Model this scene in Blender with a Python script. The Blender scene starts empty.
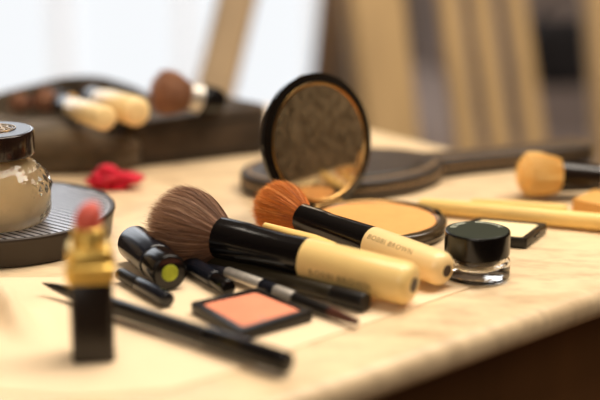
import bpy, bmesh, math, random
from mathutils import Vector, Matrix, noise
random.seed(7)
C = bpy.context.scene.collection
PI = math.pi
T = 0.75                      # table top height; everything below is authored with the table top at z = 0

# ------------------------------------------------------------------ camera model (for reading positions)
H, PITCH, F = 0.252, math.radians(15.5), 1333.0
cp, sp = math.cos(PITCH), math.sin(PITCH)
def ray(px, py):
    u, v = (px - 300) / F, (200 - py) / F
    return Vector((u, cp + v * sp, -sp + v * cp))
def P(px, py, z=0.0):         # point on the height z
    d = ray(px, py); t = (z - H) / d.z
    return Vector((d.x * t, d.y * t, z))
def Y(px, py, y):             # point at the distance y
    d = ray(px, py); t = y / d.y
    return Vector((d.x * t, y, H + d.z * t))

# ------------------------------------------------------------------ materials
def lin(c):
    f = lambda v: v / 12.92 if v <= 0.04045 else ((v + 0.055) / 1.055) ** 2.4
    return tuple(f(v / 255.0) for v in c) + (1.0,)
def mat(name, col, rough=0.5, metal=0.0, spec=0.5, coat=0.0, trans=0.0, ior=1.45, emit=0.0, var=0.0, scale=40.0,
        bump=0.0, bscale=300.0, stretch=None, sheen=0.0, sss=0.0, detail=3.0):
    m = bpy.data.materials.new(name); m.use_nodes = True
    nt = m.node_tree; b = nt.nodes['Principled BSDF']
    c = lin(col)
    b.inputs['Base Color'].default_value = c
    b.inputs['Roughness'].default_value = rough
    b.inputs['Metallic'].default_value = metal
    b.inputs['Specular IOR Level'].default_value = spec
    b.inputs['Coat Weight'].default_value = coat
    b.inputs['Coat Roughness'].default_value = 0.05
    b.inputs['Transmission Weight'].default_value = trans
    b.inputs['IOR'].default_value = ior
    b.inputs['Sheen Weight'].default_value = sheen
    if sss:
        b.inputs['Subsurface Weight'].default_value = sss
        b.inputs['Subsurface Radius'].default_value = (0.004, 0.003, 0.002)
    if emit:
        b.inputs['Emission Color'].default_value = c
        b.inputs['Emission Strength'].default_value = emit
    tc = nt.nodes.new('ShaderNodeTexCoord')
    mp = nt.nodes.new('ShaderNodeMapping')
    nt.links.new(tc.outputs['Object'], mp.inputs['Vector'])
    if stretch: mp.inputs['Scale'].default_value = stretch
    if var:
        n = nt.nodes.new('ShaderNodeTexNoise'); n.inputs['Scale'].default_value = scale
        n.inputs['Detail'].default_value = detail
        nt.links.new(mp.outputs['Vector'], n.inputs['Vector'])
        r = nt.nodes.new('ShaderNodeValToRGB')
        r.color_ramp.elements[0].position = 0.32; r.color_ramp.elements[1].position = 0.68
        r.color_ramp.elements[0].color = tuple(v * (1 - var) for v in c[:3]) + (1,)
        r.color_ramp.elements[1].color = tuple(min(1, v * (1 + var)) for v in c[:3]) + (1,)
        nt.links.new(n.outputs['Fac'], r.inputs['Fac'])
        nt.links.new(r.outputs['Color'], b.inputs['Base Color'])
    if bump:
        n2 = nt.nodes.new('ShaderNodeTexNoise'); n2.inputs['Scale'].default_value = bscale
        nt.links.new(mp.outputs['Vector'], n2.inputs['Vector'])
        bp = nt.nodes.new('ShaderNodeBump'); bp.inputs['Strength'].default_value = bump
        bp.inputs['Distance'].default_value = 0.001
        nt.links.new(n2.outputs['Fac'], bp.inputs['Height'])
        nt.links.new(bp.outputs['Normal'], b.inputs['Normal'])
    return m
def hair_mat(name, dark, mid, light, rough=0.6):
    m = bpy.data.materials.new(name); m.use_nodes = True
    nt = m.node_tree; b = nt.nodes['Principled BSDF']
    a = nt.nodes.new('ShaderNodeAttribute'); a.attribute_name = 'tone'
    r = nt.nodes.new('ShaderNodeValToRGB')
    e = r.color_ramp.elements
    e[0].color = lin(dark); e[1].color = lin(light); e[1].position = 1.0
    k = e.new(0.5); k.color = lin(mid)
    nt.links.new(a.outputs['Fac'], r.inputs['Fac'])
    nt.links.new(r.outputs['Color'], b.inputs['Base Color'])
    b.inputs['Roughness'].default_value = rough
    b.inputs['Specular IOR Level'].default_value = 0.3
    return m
def marble():
    m = mat('cream_marble', (238, 206, 152), rough=0.33, spec=0.4)
    nt = m.node_tree; b = nt.nodes['Principled BSDF']
    tc = nt.nodes.new('ShaderNodeTexCoord')
    mp = nt.nodes.new('ShaderNodeMapping'); mp.inputs['Rotation'].default_value = (0, 0, 0.5); mp.inputs['Scale'].default_value = (1, 2.2, 1)
    n = nt.nodes.new('ShaderNodeTexNoise'); n.inputs['Scale'].default_value = 9; n.inputs['Detail'].default_value = 7; n.inputs['Distortion'].default_value = 1.2
    r = nt.nodes.new('ShaderNodeValToRGB'); e = r.color_ramp.elements
    e[0].position = 0.34; e[0].color = lin((212, 184, 146)); e[1].position = 0.58; e[1].color = lin((240, 214, 174))
    n2 = nt.nodes.new('ShaderNodeTexNoise'); n2.inputs['Scale'].default_value = 70; n2.inputs['Detail'].default_value = 5
    mx = nt.nodes.new('ShaderNodeMixRGB'); mx.blend_type = 'MULTIPLY'; mx.inputs['Fac'].default_value = 0.45
    r2 = nt.nodes.new('ShaderNodeValToRGB'); f = r2.color_ramp.elements
    f[0].position = 0.3; f[0].color = (0.62, 0.58, 0.55, 1); f[1].position = 0.55; f[1].color = (1, 1, 1, 1)
    L = nt.links.new
    L(tc.outputs['Object'], mp.inputs['Vector']); L(mp.outputs['Vector'], n.inputs['Vector']); L(mp.outputs['Vector'], n2.inputs['Vector'])
    L(n.outputs['Fac'], r.inputs['Fac']); L(n2.outputs['Fac'], r2.inputs['Fac'])
    L(r.outputs['Color'], mx.inputs['Color1']); L(r2.outputs['Color'], mx.inputs['Color2']); L(mx.outputs['Color'], b.inputs['Base Color'])
    return m

M = dict(
    marble=marble(),
    table_wood=mat('dark_table_wood', (118, 80, 44), 0.5, var=0.25, scale=14, stretch=(1, 1, 0.15)),
    paper=mat('cream_tissue_paper', (243, 218, 182), 0.85, spec=0.1, var=0.03, scale=30),
    black=mat('glossy_black_plastic', (14, 12, 12), 0.16, spec=0.5),
    black_satin=mat('satin_black_plastic', (24, 21, 19), 0.34, spec=0.4),
    black_warm=mat('warm_black_lacquer', (30, 22, 17), 0.25, spec=0.5),
    olive=mat('smoky_olive_black_plastic', (46, 40, 28), 0.3, spec=0.4),
    navy=mat('blue_black_plastic', (22, 24, 32), 0.2, spec=0.6),
    gold=mat('brushed_gold_metal', (236, 198, 108), 0.36, metal=0.9, var=0.12, scale=60),
    brass=mat('aged_brass_metal', (176, 138, 84), 0.28, metal=1.0, var=0.15, scale=80),
    silver=mat('brushed_silver_metal', (205, 198, 188), 0.4, metal=0.6, var=0.12, scale=200),
    lip=mat('coral_pink_lipstick', (214, 98, 84), 0.4, sss=0.2, var=0.06, scale=120),
    cream=mat('cream_lacquered_wood', (242, 208, 136), 0.32, coat=0.25, var=0.04, scale=25),
    cream_pale=mat('pale_cream_lacquered_wood', (246, 214, 154), 0.32, coat=0.25, var=0.04, scale=25),
    stick=mat('pale_honey_wood', (244, 204, 122), 0.42, var=0.07, scale=30, stretch=(0.4, 2, 2)),
    print_brown=mat('brown_print', (140, 112, 70), 0.5),
    print_grey=mat('pale_grey_print', (206, 210, 192), 0.5),
    hole=mat('dark_end_cap', (52, 32, 20), 0.4),
    powder=mat('pressed_beige_powder', (226, 164, 100), 0.9, spec=0.1, var=0.03, scale=90, bump=0.2, bscale=900),
    blush=mat('salmon_pink_blush', (238, 150, 118), 0.9, spec=0.1, var=0.05, scale=90, bump=0.2, bscale=900),
    ivory=mat('ivory_pressed_powder', (248, 226, 176), 0.9, spec=0.1, var=0.03, scale=90),
    scuff=mat('grey_worn_powder', (190, 150, 132), 0.9, spec=0.1),
    mirror=mat('mirror_glass', (200, 188, 168), 0.06, metal=1.0),
    lid_black=mat('compact_lacquer', (20, 16, 13), 0.14, coat=0.5),
    compact=mat('bronze_black_compact', (66, 52, 34), 0.26, spec=0.6, coat=0.3),
    glass=mat('clear_glass', (255, 252, 246), 0.0, trans=1.0, ior=1.46),
    cut_glass=mat('rippled_clear_glass', (255, 252, 246), 0.03, trans=1.0, ior=1.46, bump=0.6, bscale=160),
    pot_glass=mat('clear_acrylic', (255, 253, 248), 0.02, trans=1.0, ior=1.28, bump=0.25, bscale=200),
    gel=mat('dark_brown_gel', (40, 28, 20), 0.25),
    facecream=mat('ivory_face_cream', (232, 205, 158), 0.45, sss=0.1, var=0.03, scale=60),
    lid_green=mat('greenish_black_lid_top', (44, 52, 42), 0.33, spec=0.6),
    lid_brown=mat('espresso_glossy_lid', (34, 21, 16), 0.18, coat=0.3),
    lid_top=mat('slate_glossy_lid_top', (60, 60, 68), 0.35, spec=0.5),
    tray_side=mat('dark_bronze_tray_side', (46, 35, 25), 0.45),
    tray_top=mat('grey_metal_tray_top', (168, 168, 174), 0.34, metal=0.5),
    groove=mat('black_groove', (16, 16, 19), 0.5),
    leather=mat('black_leather', (62, 52, 44), 0.42, spec=0.5, var=0.2, scale=120, bump=0.35, bscale=700),
    thread=mat('tan_thread', (176, 144, 104), 0.7),
    fabric=mat('dark_brown_case_fabric', (74, 61, 46), 0.75, spec=0.2, var=0.4, scale=45, bump=0.5, bscale=800, sheen=0.15),
    fabric_light=mat('lit_brown_case_fabric', (88, 74, 56), 0.75, spec=0.2, var=0.4, scale=45, bump=0.5, bscale=800, sheen=0.15),  # flap copy of the case fabric, lightened to replace missing shading contrast
    fabric_dark=mat('shaded_brown_case_fabric', (64, 52, 40), 0.75, spec=0.2, var=0.4, scale=45, bump=0.5, bscale=800, sheen=0.15),  # box copy of the case fabric, darkened in place of shading
    fabric_in=mat('dark_case_lining', (52, 38, 28), 0.85, spec=0.1, var=0.3, scale=40),
    zipper=mat('blackish_zip_tape', (36, 28, 20), 0.55, spec=0.4),
    red=mat('crimson_cloth', (206, 22, 50), 0.7, spec=0.2, sheen=0.3, var=0.12, scale=60),
    lime=mat('lime_green_label', (176, 188, 44), 0.5, var=0.1, scale=300),
    mahog=mat('reddish_brown_lacquer', (72, 36, 24), 0.35),
    block=mat('tan_wood_block', (222, 168, 92), 0.55, var=0.1, scale=25, stretch=(3, 0.4, 3)),
    chair=mat('pale_beech_chair_wood', (184, 154, 110), 0.5, var=0.12, scale=10, stretch=(3, 3, 0.3)),
    chair_dark=mat('greyer_beech_wood', (176, 150, 116), 0.5, var=0.12, scale=10, stretch=(3, 3, 0.3)),  # even beech tone, slightly greyer than the pale one
    chair_shadow=mat('shadow_side_wood', (110, 84, 58), 0.5, var=0.15, scale=10, stretch=(3, 3, 0.3)),  # shadow side of the far post, darkened in the wood colour
    wall=mat('taupe_plaster', (120, 106, 94), 0.9, spec=0.1, var=0.06, scale=3),
    wall_white=mat('white_plaster', (225, 222, 215), 0.9, spec=0.1, var=0.03, scale=3),
    wall_dark=mat('umber_plaster', (96, 80, 62), 0.9, spec=0.1, var=0.15, scale=5),
    floor=mat('dark_oak_floor', (84, 62, 44), 0.5, var=0.25, scale=5, stretch=(6, 0.6, 1)),
    ceiling=mat('dim_plaster_ceiling', (150, 132, 110), 0.9, spec=0.1, var=0.03, scale=3),
    pane=mat('overexposed_daylight_pane', (246, 249, 252), 0.4, emit=0.98),
    frame_glow=mat('glowing_white_frame', (236, 238, 242), 0.5, emit=0.55),  # emission stands in for daylight flooding over the mullions
    grey_fabric=mat('grey_upholstery', (128, 116, 112), 0.85, spec=0.1, var=0.08, scale=12),
    charcoal=mat('charcoal_fabric', (34, 32, 34), 0.8, spec=0.15, var=0.2, scale=12),
    slate=mat('slate_blue_fabric', (52, 50, 58), 0.85, spec=0.15, var=0.2, scale=12),
    tan=mat('beige_cushion_fabric', (176, 150, 122), 0.85, spec=0.1, var=0.08, scale=12),
    bag_core_brown=mat('dark_brush_core', (50, 34, 24), 0.8),
)
M['hair_brown'] = hair_mat('brown_bristles', (82, 54, 38), (146, 106, 80), (200, 158, 124))
M['hair_orange'] = hair_mat('orange_bristles', (140, 66, 20), (222, 126, 44), (252, 186, 104))
M['hair_tan'] = hair_mat('tan_bristles', (250, 200, 112), (255, 218, 138), (255, 236, 180))
M['hair_russet'] = hair_mat('russet_bristles', (112, 74, 54), (180, 128, 96), (212, 164, 128))

M['pane'].node_tree.nodes['Principled BSDF'].inputs['Base Color'].default_value = (0.05, 0.05, 0.05, 1)
def dust(m, col, lo, hi, scale):
    nt = m.node_tree; b = nt.nodes['Principled BSDF']; out = nt.nodes['Material Output']
    d = nt.nodes.new('ShaderNodeBsdfDiffuse'); d.inputs['Color'].default_value = lin(col)
    tc = nt.nodes.new('ShaderNodeTexCoord'); n = nt.nodes.new('ShaderNodeTexNoise'); n.inputs['Scale'].default_value = scale; n.inputs['Detail'].default_value = 6
    r = nt.nodes.new('ShaderNodeMapRange'); r.inputs['From Min'].default_value = 0.3; r.inputs['From Max'].default_value = 0.7
    r.inputs['To Min'].default_value = lo; r.inputs['To Max'].default_value = hi
    mx = nt.nodes.new('ShaderNodeMixShader')
    L = nt.links.new
    L(tc.outputs['Object'], n.inputs['Vector']); L(n.outputs['Fac'], r.inputs['Value']); L(r.outputs['Result'], mx.inputs['Fac'])
    L(b.outputs['BSDF'], mx.inputs[1]); L(d.outputs['BSDF'], mx.inputs[2]); L(mx.outputs['Shader'], out.inputs['Surface'])
dust(M['mirror'], (196, 172, 134), 0.04, 0.22, 170)
# ------------------------------------------------------------------ objects
def obj(name, bm, m, parent=None, loc=None, smooth=True, sharp=38):
    """link a bmesh built in world coordinates as ONE mesh object"""
    org = Vector(parent['_org']) if parent is not None else (Vector(loc) if loc is not None else Vector((0, 0, 0)))
    bmesh.ops.remove_doubles(bm, verts=bm.verts, dist=1e-7)
    bmesh.ops.recalc_face_normals(bm, faces=bm.faces)
    for v in bm.verts: v.co -= org
    for f in bm.faces: f.smooth = smooth
    if smooth:
        for e in bm.edges:
            if len(e.link_faces) == 2 and e.calc_face_angle(0) > math.radians(sharp): e.smooth = False
    me = bpy.data.meshes.new(name); bm.to_mesh(me); bm.free()
    me.materials.append(m)
    o = bpy.data.objects.new(name, me); C.objects.link(o)
    o['_org'] = org
    if parent is not None:
        o.parent = parent
        o.location = org - Vector(parent['_org'])
    else:
        o.location = org
    return o
def thing(name, label, cat, loc, group=None):
    o = bpy.data.objects.new(name, None); C.objects.link(o)
    o.empty_display_size = 0.02
    o.location = loc; o['_org'] = Vector(loc)
    o['label'] = label; o['category'] = cat
    if group: o['group'] = group
    return o
def tag(o, label, cat, group=None):
    o['label'] = label; o['category'] = cat
    if group: o['group'] = group
    return o
def struct(name, bm, m, loc=(0, 0, 0), **k):
    o = obj(name, bm, m, None, loc, **k); o['kind'] = 'structure'; return o
def B(): return bmesh.new()

def frame_of(ax, up=Vector((0, 0, 1))):
    ax = ax.normalized()
    s = ax.cross(up)
    if s.length < 1e-5: s = Vector((1, 0, 0))
    s.normalize(); u = s.cross(ax).normalized()
    return ax, s, u
def add_loft(bm, rings, close=True, cap0=True, cap1=True):
    vs = [[bm.verts.new(p) for p in r] for r in rings]
    n = len(vs[0])
    for a, b in zip(vs, vs[1:]):
        for i in range(n if close else n - 1):
            j = (i + 1) % n
            bm.faces.new((a[i], a[j], b[j], b[i]))
    if cap0: bm.faces.new(vs[0][::-1])
    if cap1: bm.faces.new(vs[-1])
    return vs
def add_lathe(bm, prof, A, ax, n=48, cap0=True, cap1=True, sx=1.0, su=1.0):
    """prof: list of (t along axis, radius)"""
    ax, s, u = frame_of(Vector(ax)); A = Vector(A)
    rings = []
    for t, r in prof:
        r = max(r, 1e-5)
        rings.append([A + ax * t + (s * math.cos(2 * PI * i / n) * sx + u * math.sin(2 * PI * i / n) * su) * r for i in range(n)])
    add_loft(bm, rings, True, cap0, cap1)
def rnd(prof_r, t0, t1, b, k=4):
    """cylinder profile with rounded ends, radius r, bevel b"""
    r = prof_r; out = []
    for i in range(k + 1):
        a = PI / 2 * i / k
        out.append((t0 + b - b * math.cos(a), r - b + b * math.sin(a)))
    for i in range(k + 1):
        a = PI / 2 * i / k
        out.append((t1 - b + b * math.sin(a), r - b + b * math.cos(a)))
    return out
def add_tube(bm, pts, rads, n=16, caps=True):
    pts = [Vector(p) for p in pts]; rings = []
    for i, p in enumerate(pts):
        d = pts[min(i + 1, len(pts) - 1)] - pts[max(i - 1, 0)]
        ax, s, u = frame_of(d)
        r = rads[i] if isinstance(rads, (list, tuple)) else rads
        rings.append([p + (s * math.cos(2 * PI * k / n) + u * math.sin(2 * PI * k / n)) * r for k in range(n)])
    add_loft(bm, rings, True, caps, caps)
def add_prism(bm, poly, z0, z1, bev=0.0, k=3):
    """poly: list of xy, extruded z0..z1, top (and bottom) edge rounded by inset"""
    c = sum((Vector((p[0], p[1])) for p in poly), Vector((0, 0))) / len(poly)
    def inset(d):
        n = len(poly); out = []
        for i in range(n):
            p0, p1, p2 = Vector(poly[i - 1][:2]), Vector(poly[i][:2]), Vector(poly[(i + 1) % n][:2])
            e1, e2 = (p1 - p0).normalized(), (p2 - p1).normalized()
            n1, n2 = Vector((-e1.y, e1.x)), Vector((-e2.y, e2.x))
            if n1.dot(c - p1) < 0 and abs(n1.dot(c - p1)) > 1e-9 and area < 0: n1 = -n1; n2 = -n2
            m = (n1 + n2)
            if m.length < 1e-6: m = n1
            m.normalize()
            out.append(p1 + m * d / max(0.4, m.dot(n1)))
        return out
    area = sum(poly[i - 1][0] * poly[i][1] - poly[i][0] * poly[i - 1][1] for i in range(len(poly)))
    if area < 0: poly = poly[::-1]; area = -area
    rings = []
    if bev > 0:
        for i in range(k + 1):
            a = PI / 2 * i / k
            rings.append([(p.x, p.y, z0 + bev * (1 - math.sin(a))) for p in inset(bev * (1 - math.sin(a)) * 1.0 if False else bev * (1 - math.cos(PI / 2 - a)))])
        rings = [[(p.x, p.y, z0 + bev - bev * math.cos(PI / 2 * i / k)) for p in inset(bev - bev * math.sin(PI / 2 * i / k))] for i in range(k + 1)]
        rings += [[(p.x, p.y, z1 - bev + bev * math.sin(PI / 2 * i / k)) for p in inset(bev - bev * math.cos(PI / 2 * i / k))] for i in range(k + 1)]
    else:
        rings = [[(p[0], p[1], z) for p in poly] for z in (z0, z1)]
    add_loft(bm, [[Vector(v) for v in r] for r in rings])
def add_obox(bm, A, Bp, w, t, up=Vector((0, 0, 1)), bev=0.0):
    """bar from A to B, width w (sideways) and thickness t (along up-ish)"""
    A, Bp = Vector(A), Vector(Bp)
    ax, s, u = frame_of(Bp - A, up)
    k = 3
    if bev <= 0: bev = min(w, t) * 0.12
    sec = []
    for cx, cy, a0 in ((1, 1, 0), (-1, 1, 90), (-1, -1, 180), (1, -1, 270)):
        for i in range(k + 1):
            a = math.radians(a0 + 90 * i / k)
            sec.append((cx * (w / 2 - bev) + bev * math.cos(a), cy * (t / 2 - bev) + bev * math.sin(a)))
    add_loft(bm, [[q + s * x + u * y for x, y in sec] for q in (A, Bp)])
def add_ribbonbar(bm, pts, w, t, side):
    """bent flat bar through pts, 'side' is the width direction"""
    rings = []; pts = [Vector(p) for p in pts]; side = Vector(side).normalized()
    k = 3; bev = min(w, t) * 0.25
    for i, p in enumerate(pts):
        d = (pts[min(i + 1, len(pts) - 1)] - pts[max(i - 1, 0)]).normalized()
        nrm = side.cross(d).normalized()
        ww = w[i] if isinstance(w, (list, tuple)) else w
        ring = []
        for cx, cy, a0 in ((1, 1, 0), (-1, 1, 90), (-1, -1, 180), (1, -1, 270)):
            for q in range(k + 1):
                a = math.radians(a0 + 90 * q / k)
                ring.append(p + side * (cx * (ww / 2 - bev) + bev * math.cos(a)) + nrm * (cy * (t / 2 - bev) + bev * math.sin(a)))
        rings.append(ring)
    add_loft(bm, rings)
def text_mesh(body, size, place, name, m, parent, extrude=0.0, spacing=1.0):
    cu = bpy.data.curves.new(name, 'FONT'); cu.body = body; cu.size = size; cu.align_x = 'CENTER'; cu.align_y = 'CENTER'
    cu.space_character = spacing; cu.resolution_u = 3
    to = bpy.data.objects.new(name, cu); C.objects.link(to)
    dg = bpy.context.evaluated_depsgraph_get()
    me = bpy.data.meshes.new_from_object(to.evaluated_get(dg))
    bpy.data.objects.remove(to); bpy.data.curves.remove(cu)
    bm = B(); bm.from_mesh(me); bpy.data.meshes.remove(me)
    bmesh.ops.subdivide_edges(bm, edges=[e for e in bm.edges if e.calc_length() > size * 0.35], cuts=2)
    bmesh.ops.triangulate(bm, faces=bm.faces)
    for v in bm.verts: v.co = place(v.co.x, v.co.y)
    return obj(name, bm, m, parent, smooth=False)

# ------------------------------------------------------------------ bristles
def bristles(name, m, parent, A, ax, prof, r0, n_hair, width=0.00028, core=0.9, frizz=0.0012, seed=1, lean=0.0, zmin=0.0016):
    """prof: (t, r) envelope from the ferrule mouth to the tip; hairs run along scaled copies of the envelope"""
    rg = random.Random(seed)
    ax, s, u = frame_of(Vector(ax)); A = Vector(A)
    L = prof[-1][0]
    def env(t):
        for (t0, a), (t1, b) in zip(prof, prof[1:]):
            if t <= t1:
                f = (t - t0) / max(1e-9, t1 - t0); return a + (b - a) * f
        return prof[-1][1]
    bm = B(); lay = bm.verts.layers.float.new('tone')
    n = 40; rings = []
    for t, r in prof:
        ring = []
        for i in range(n):
            a = 2 * PI * i / n
            ring.append(bm.verts.new(A + ax * (t * core if t > 0 else 0) + (s * math.cos(a) + u * math.sin(a)) * max(r * core, 1e-5)))
        rings.append(ring)
    for a, b in zip(rings, rings[1:]):
        for i in range(n):
            j = (i + 1) % n; bm.faces.new((a[i], a[j], b[j], b[i]))
    for r in rings:
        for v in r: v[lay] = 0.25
    imax = max(range(len(prof)), key=lambda i: prof[i][1]); rmax = prof[imax][1]
    for h in range(n_hair):
        q = math.sqrt(rg.random()) if rg.random() < 0.45 else 1 - 0.12 * rg.random()
        a = rg.random() * 2 * PI
        # hair end: where the scaled path meets the envelope
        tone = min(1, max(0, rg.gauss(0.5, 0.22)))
        seg = 7; prev = None
        da = rg.gauss(0, 0.08); dl = rg.gauss(0, frizz); w = width * rg.uniform(0.6, 1.3)
        pts = []
        # length to the envelope: the largest t with q*shape <= env
        tend = L
        for k in range(40):
            tt = L * (k + 1) / 40
            spread = q * (env(tt) if tt < prof[imax][0] else rmax)
            if tt >= prof[imax][0] and spread > env(tt) + 1e-6:
                tend = tt; break
        tend += abs(rg.gauss(0, frizz)) * (1 if rg.random() < 0.85 else 2.2)
        for k in range(seg + 1):
            tt = tend * k / seg
            rr = q * (env(min(tt, prof[imax][0])) if tt < prof[imax][0] else rmax)
            rr += dl * (k / seg) ** 2
            aa = a + da * (k / seg)
            pts.append(A + ax * tt + (s * math.cos(aa) + u * math.sin(aa)) * rr + u * lean * (k / seg) ** 2)
        rad = (s * math.cos(a) + u * math.sin(a)); side = ax.cross(rad) * math.cos(da * 9) + rad * math.sin(da * 9)
        for k, p in enumerate(pts):
            ww = w * (1 - 0.75 * (k / seg) ** 2)
            v1 = bm.verts.new(p - side * ww / 2); v2 = bm.verts.new(p + side * ww / 2)
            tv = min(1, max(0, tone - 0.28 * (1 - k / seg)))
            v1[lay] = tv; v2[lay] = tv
            if prev: bm.faces.new((prev[0], prev[1], v2, v1))
            prev = (v1, v2)
    org = Vector(parent['_org'])
    for v in bm.verts:
        if v.co.z < zmin: v.co.z = zmin + 0.0002 * math.sin(v.co.x * 9000)
    for v in bm.verts: v.co -= org
    for f in bm.faces: f.smooth = True
    me = bpy.data.meshes.new(name); bm.to_mesh(me); bm.free(); me.materials.append(m)
    o = bpy.data.objects.new(name, me); C.objects.link(o); o.parent = parent; o['_org'] = org
    return o
def dome(rs, L, r0, peak=0.62, n=14):
    """fluffy head envelope: from r0 at the ferrule, swelling to rs, closing at L"""
    out = []
    for i in range(n + 1):
        t = i / n
        if t <= peak:
            f = t / peak; r = r0 + (rs - r0) * math.sin(f * PI / 2) ** 0.9
        else:
            f = (t - peak) / (1 - peak); r = rs * math.sqrt(max(0, 1 - f * f))
        out.append((t * L, r))
    return out

# ================================================================== SETTING
def box_bm(x0, x1, y0, y1, z0, z1):
    bm = B(); add_prism(bm, [(x0, y0), (x1, y0), (x1, y1), (x0, y1)], z0, z1); return bm
FZ = -T
YB = 3.5
struct('floor', box_bm(-3, 2.6, -2, YB + 0.2, FZ - 0.1, FZ), M['floor'])
struct('ceiling', box_bm(-3, 2.6, -2, YB + 0.2, 1.95, 2.05), M['ceiling'])
WX0, WX1 = -2.3, 0.075
struct('wall_right', box_bm(2.5, 2.6, -2, YB, FZ, 1.95), M['wall_dark'])
struct('wall_left', box_bm(-3, -2.9, -2, YB, FZ, 1.95), M['wall'])
struct('wall_front', box_bm(-2.9, 2.5, -2, -1.9, FZ, 1.95), M['wall_dark'])
bm = B()
add_prism(bm, [(-2.9, YB), (WX0, YB), (WX0, YB + 0.2), (-2.9, YB + 0.2)], FZ, 1.95)
add_prism(bm, [(WX1, YB), (2.6, YB), (2.6, YB + 0.2), (WX1, YB + 0.2)], FZ, 1.95)
add_prism(bm, [(WX0, YB), (WX1, YB), (WX1, YB + 0.2), (WX0, YB + 0.2)], 1.5, 1.95)
struct('wall_back', bm, M['wall'], smooth=False)
wf = B()
zt = 1.5
for x0, x1 in ((WX0, WX0 + 0.06), (WX1 - 0.05, WX1), (-0.66, -0.61), (-0.325, -0.285), (-1.4, -1.34)):
    add_prism(wf, [(x0, YB + 0.03), (x1, YB + 0.03), (x1, YB + 0.09), (x0, YB + 0.09)], FZ, zt)
for z0, z1 in ((FZ, FZ + 0.05), (zt - 0.06, zt), (0.42, 0.47)):
    add_prism(wf, [(WX0, YB + 0.04), (WX1, YB + 0.04), (WX1, YB + 0.08), (WX0, YB + 0.08)], z0, z1)
w1 = struct('window_1', wf, M['frame_glow'], (0, YB, 0), smooth=False)
pn = B(); add_prism(pn, [(WX0, YB + 0.1), (WX1, YB + 0.1), (WX1, YB + 0.11), (WX0, YB + 0.11)], FZ, zt)
obj('window_pane', pn, M['pane'], w1)
struct('baseboard_back', box_bm(WX1 + 0.01, 2.49, YB - 0.02, YB - 0.001, FZ, FZ + 0.1), M['wall_white'])

# ================================================================== TABLE
e1 = Vector((0.7638, 0.6455, 0)).normalized(); e2 = Vector((-e1.y, e1.x, 0))
NC = Vector((0.3195, 0.8414, 0))                 # near right corner
TL, TD = 1.25, 0.553
tcorn = [NC, NC + e2 * TD, NC + e2 * TD - e1 * TL, NC - e1 * TL]
def rounded(poly, r, k=5):
    out = []
    n = len(poly)
    for i in range(n):
        p0, p1, p2 = poly[i - 1], poly[i], poly[(i + 1) % n]
        a = (p0 - p1).normalized(); b = (p2 - p1).normalized()
        c = p1 + (a + b) * r
        for q in range(k + 1):
            f = q / k
            th = f * PI / 2
            out.append(c - b * r * math.cos(th) - a * r * math.sin(th))
    return out
tb = thing('side_table', 'cream marble topped table with dark wood apron holding all the cosmetics', 'table',
           (NC + e2 * TD / 2 - e1 * TL / 2 + Vector((0, 0, FZ)))[:])
bm = B(); add_prism(bm, [(p.x, p.y) for p in rounded(tcorn, 0.02)], -0.020, 0.0, bev=0.008, k=4)
obj('marble_top', bm, M['marble'], tb, sharp=60)
ins = 0.035
ac = [NC - e1 * ins + e2 * ins, NC - e1 * ins + e2 * (TD - ins), NC - e1 * (TL - ins) + e2 * (TD - ins), NC - e1 * (TL - ins) + e2 * ins]
for i in range(4):
    a, b = ac[i], ac[(i + 1) % 4]
    d = (b - a).normalized()
    bm = B(); add_obox(bm, a + d * 0.02 + Vector((0, 0, -0.083)), b - d * 0.02 + Vector((0, 0, -0.083)), 0.02, 0.12)
    obj('apron', bm, M['table_wood'], tb)
for p in ac:
    bm = B()
    q = [p + e1 * 0.024 * sx + e2 * 0.024 * sy for sx, sy in ((1, 1), (-1, 1), (-1, -1), (1, -1))]
    q2 = [p + e1 * 0.015 * sx + e2 * 0.015 * sy for sx, sy in ((1, 1), (-1, 1), (-1, -1), (1, -1))]
    add_loft(bm, [[v + Vector((0, 0, FZ)) for v in q2], [v + Vector((0, 0, -0.16)) for v in q], [v + Vector((0, 0, -0.0221)) for v in q]])
    obj('leg', bm, M['chair_dark'], tb)

# ---- tissue sheet with a crumpled left side
sheet = [P(482, 284), P(395, 268), P(300, 254), P(205, 236), P(60, 278), P(-40, 279), P(-60, 330), P(-20, 392), P(70, 399), P(170, 392), P(240, 370), P(310, 344), P(400, 313)]
def in_poly(x, y, poly):
    c = False
    for i in range(len(poly)):
        a, b = poly[i - 1], poly[i]
        if (a.y > y) != (b.y > y) and x < (b.x - a.x) * (y - a.y) / (b.y - a.y) + a.x: c = not c
    return c
crL, crB = P(-2, 324), P(34, 318)
def sheet_z(x, y):
    """flat sheet whose left end is gathered into soft folds"""
    q = Vector((x - crL.x, y - crL.y))
    g = math.exp(-(q.x / 0.030) ** 2 - (q.y / 0.024) ** 2)
    g = max(0.0, g - 0.05) / 0.95
    w = q.x * 0.80 + q.y * 0.60 + 0.006 * noise.noise(Vector((x * 30, y * 30, 2)))
    folds = 0.5 + 0.5 * math.sin(w * 2 * PI / 0.030 + 0.6)
    n = noise.noise(Vector((x * 60, y * 60, 5.2)))
    return 0.0007 + g * (0.006 + 0.017 * folds ** 1.5 + 0.004 * n)
bm = B()
cx = sum((p.x for p in sheet)) / len(sheet); cy = sum((p.y for p in sheet)) / len(sheet)
rim = []
for i in range(len(sheet)):
    a, b = sheet[i], sheet[(i + 1) % len(sheet)]
    for q in range(8): rim.append(a.lerp(b, q / 8))
NR = 60; prev = None
cv = bm.verts.new((cx, cy, sheet_z(cx, cy)))
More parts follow.
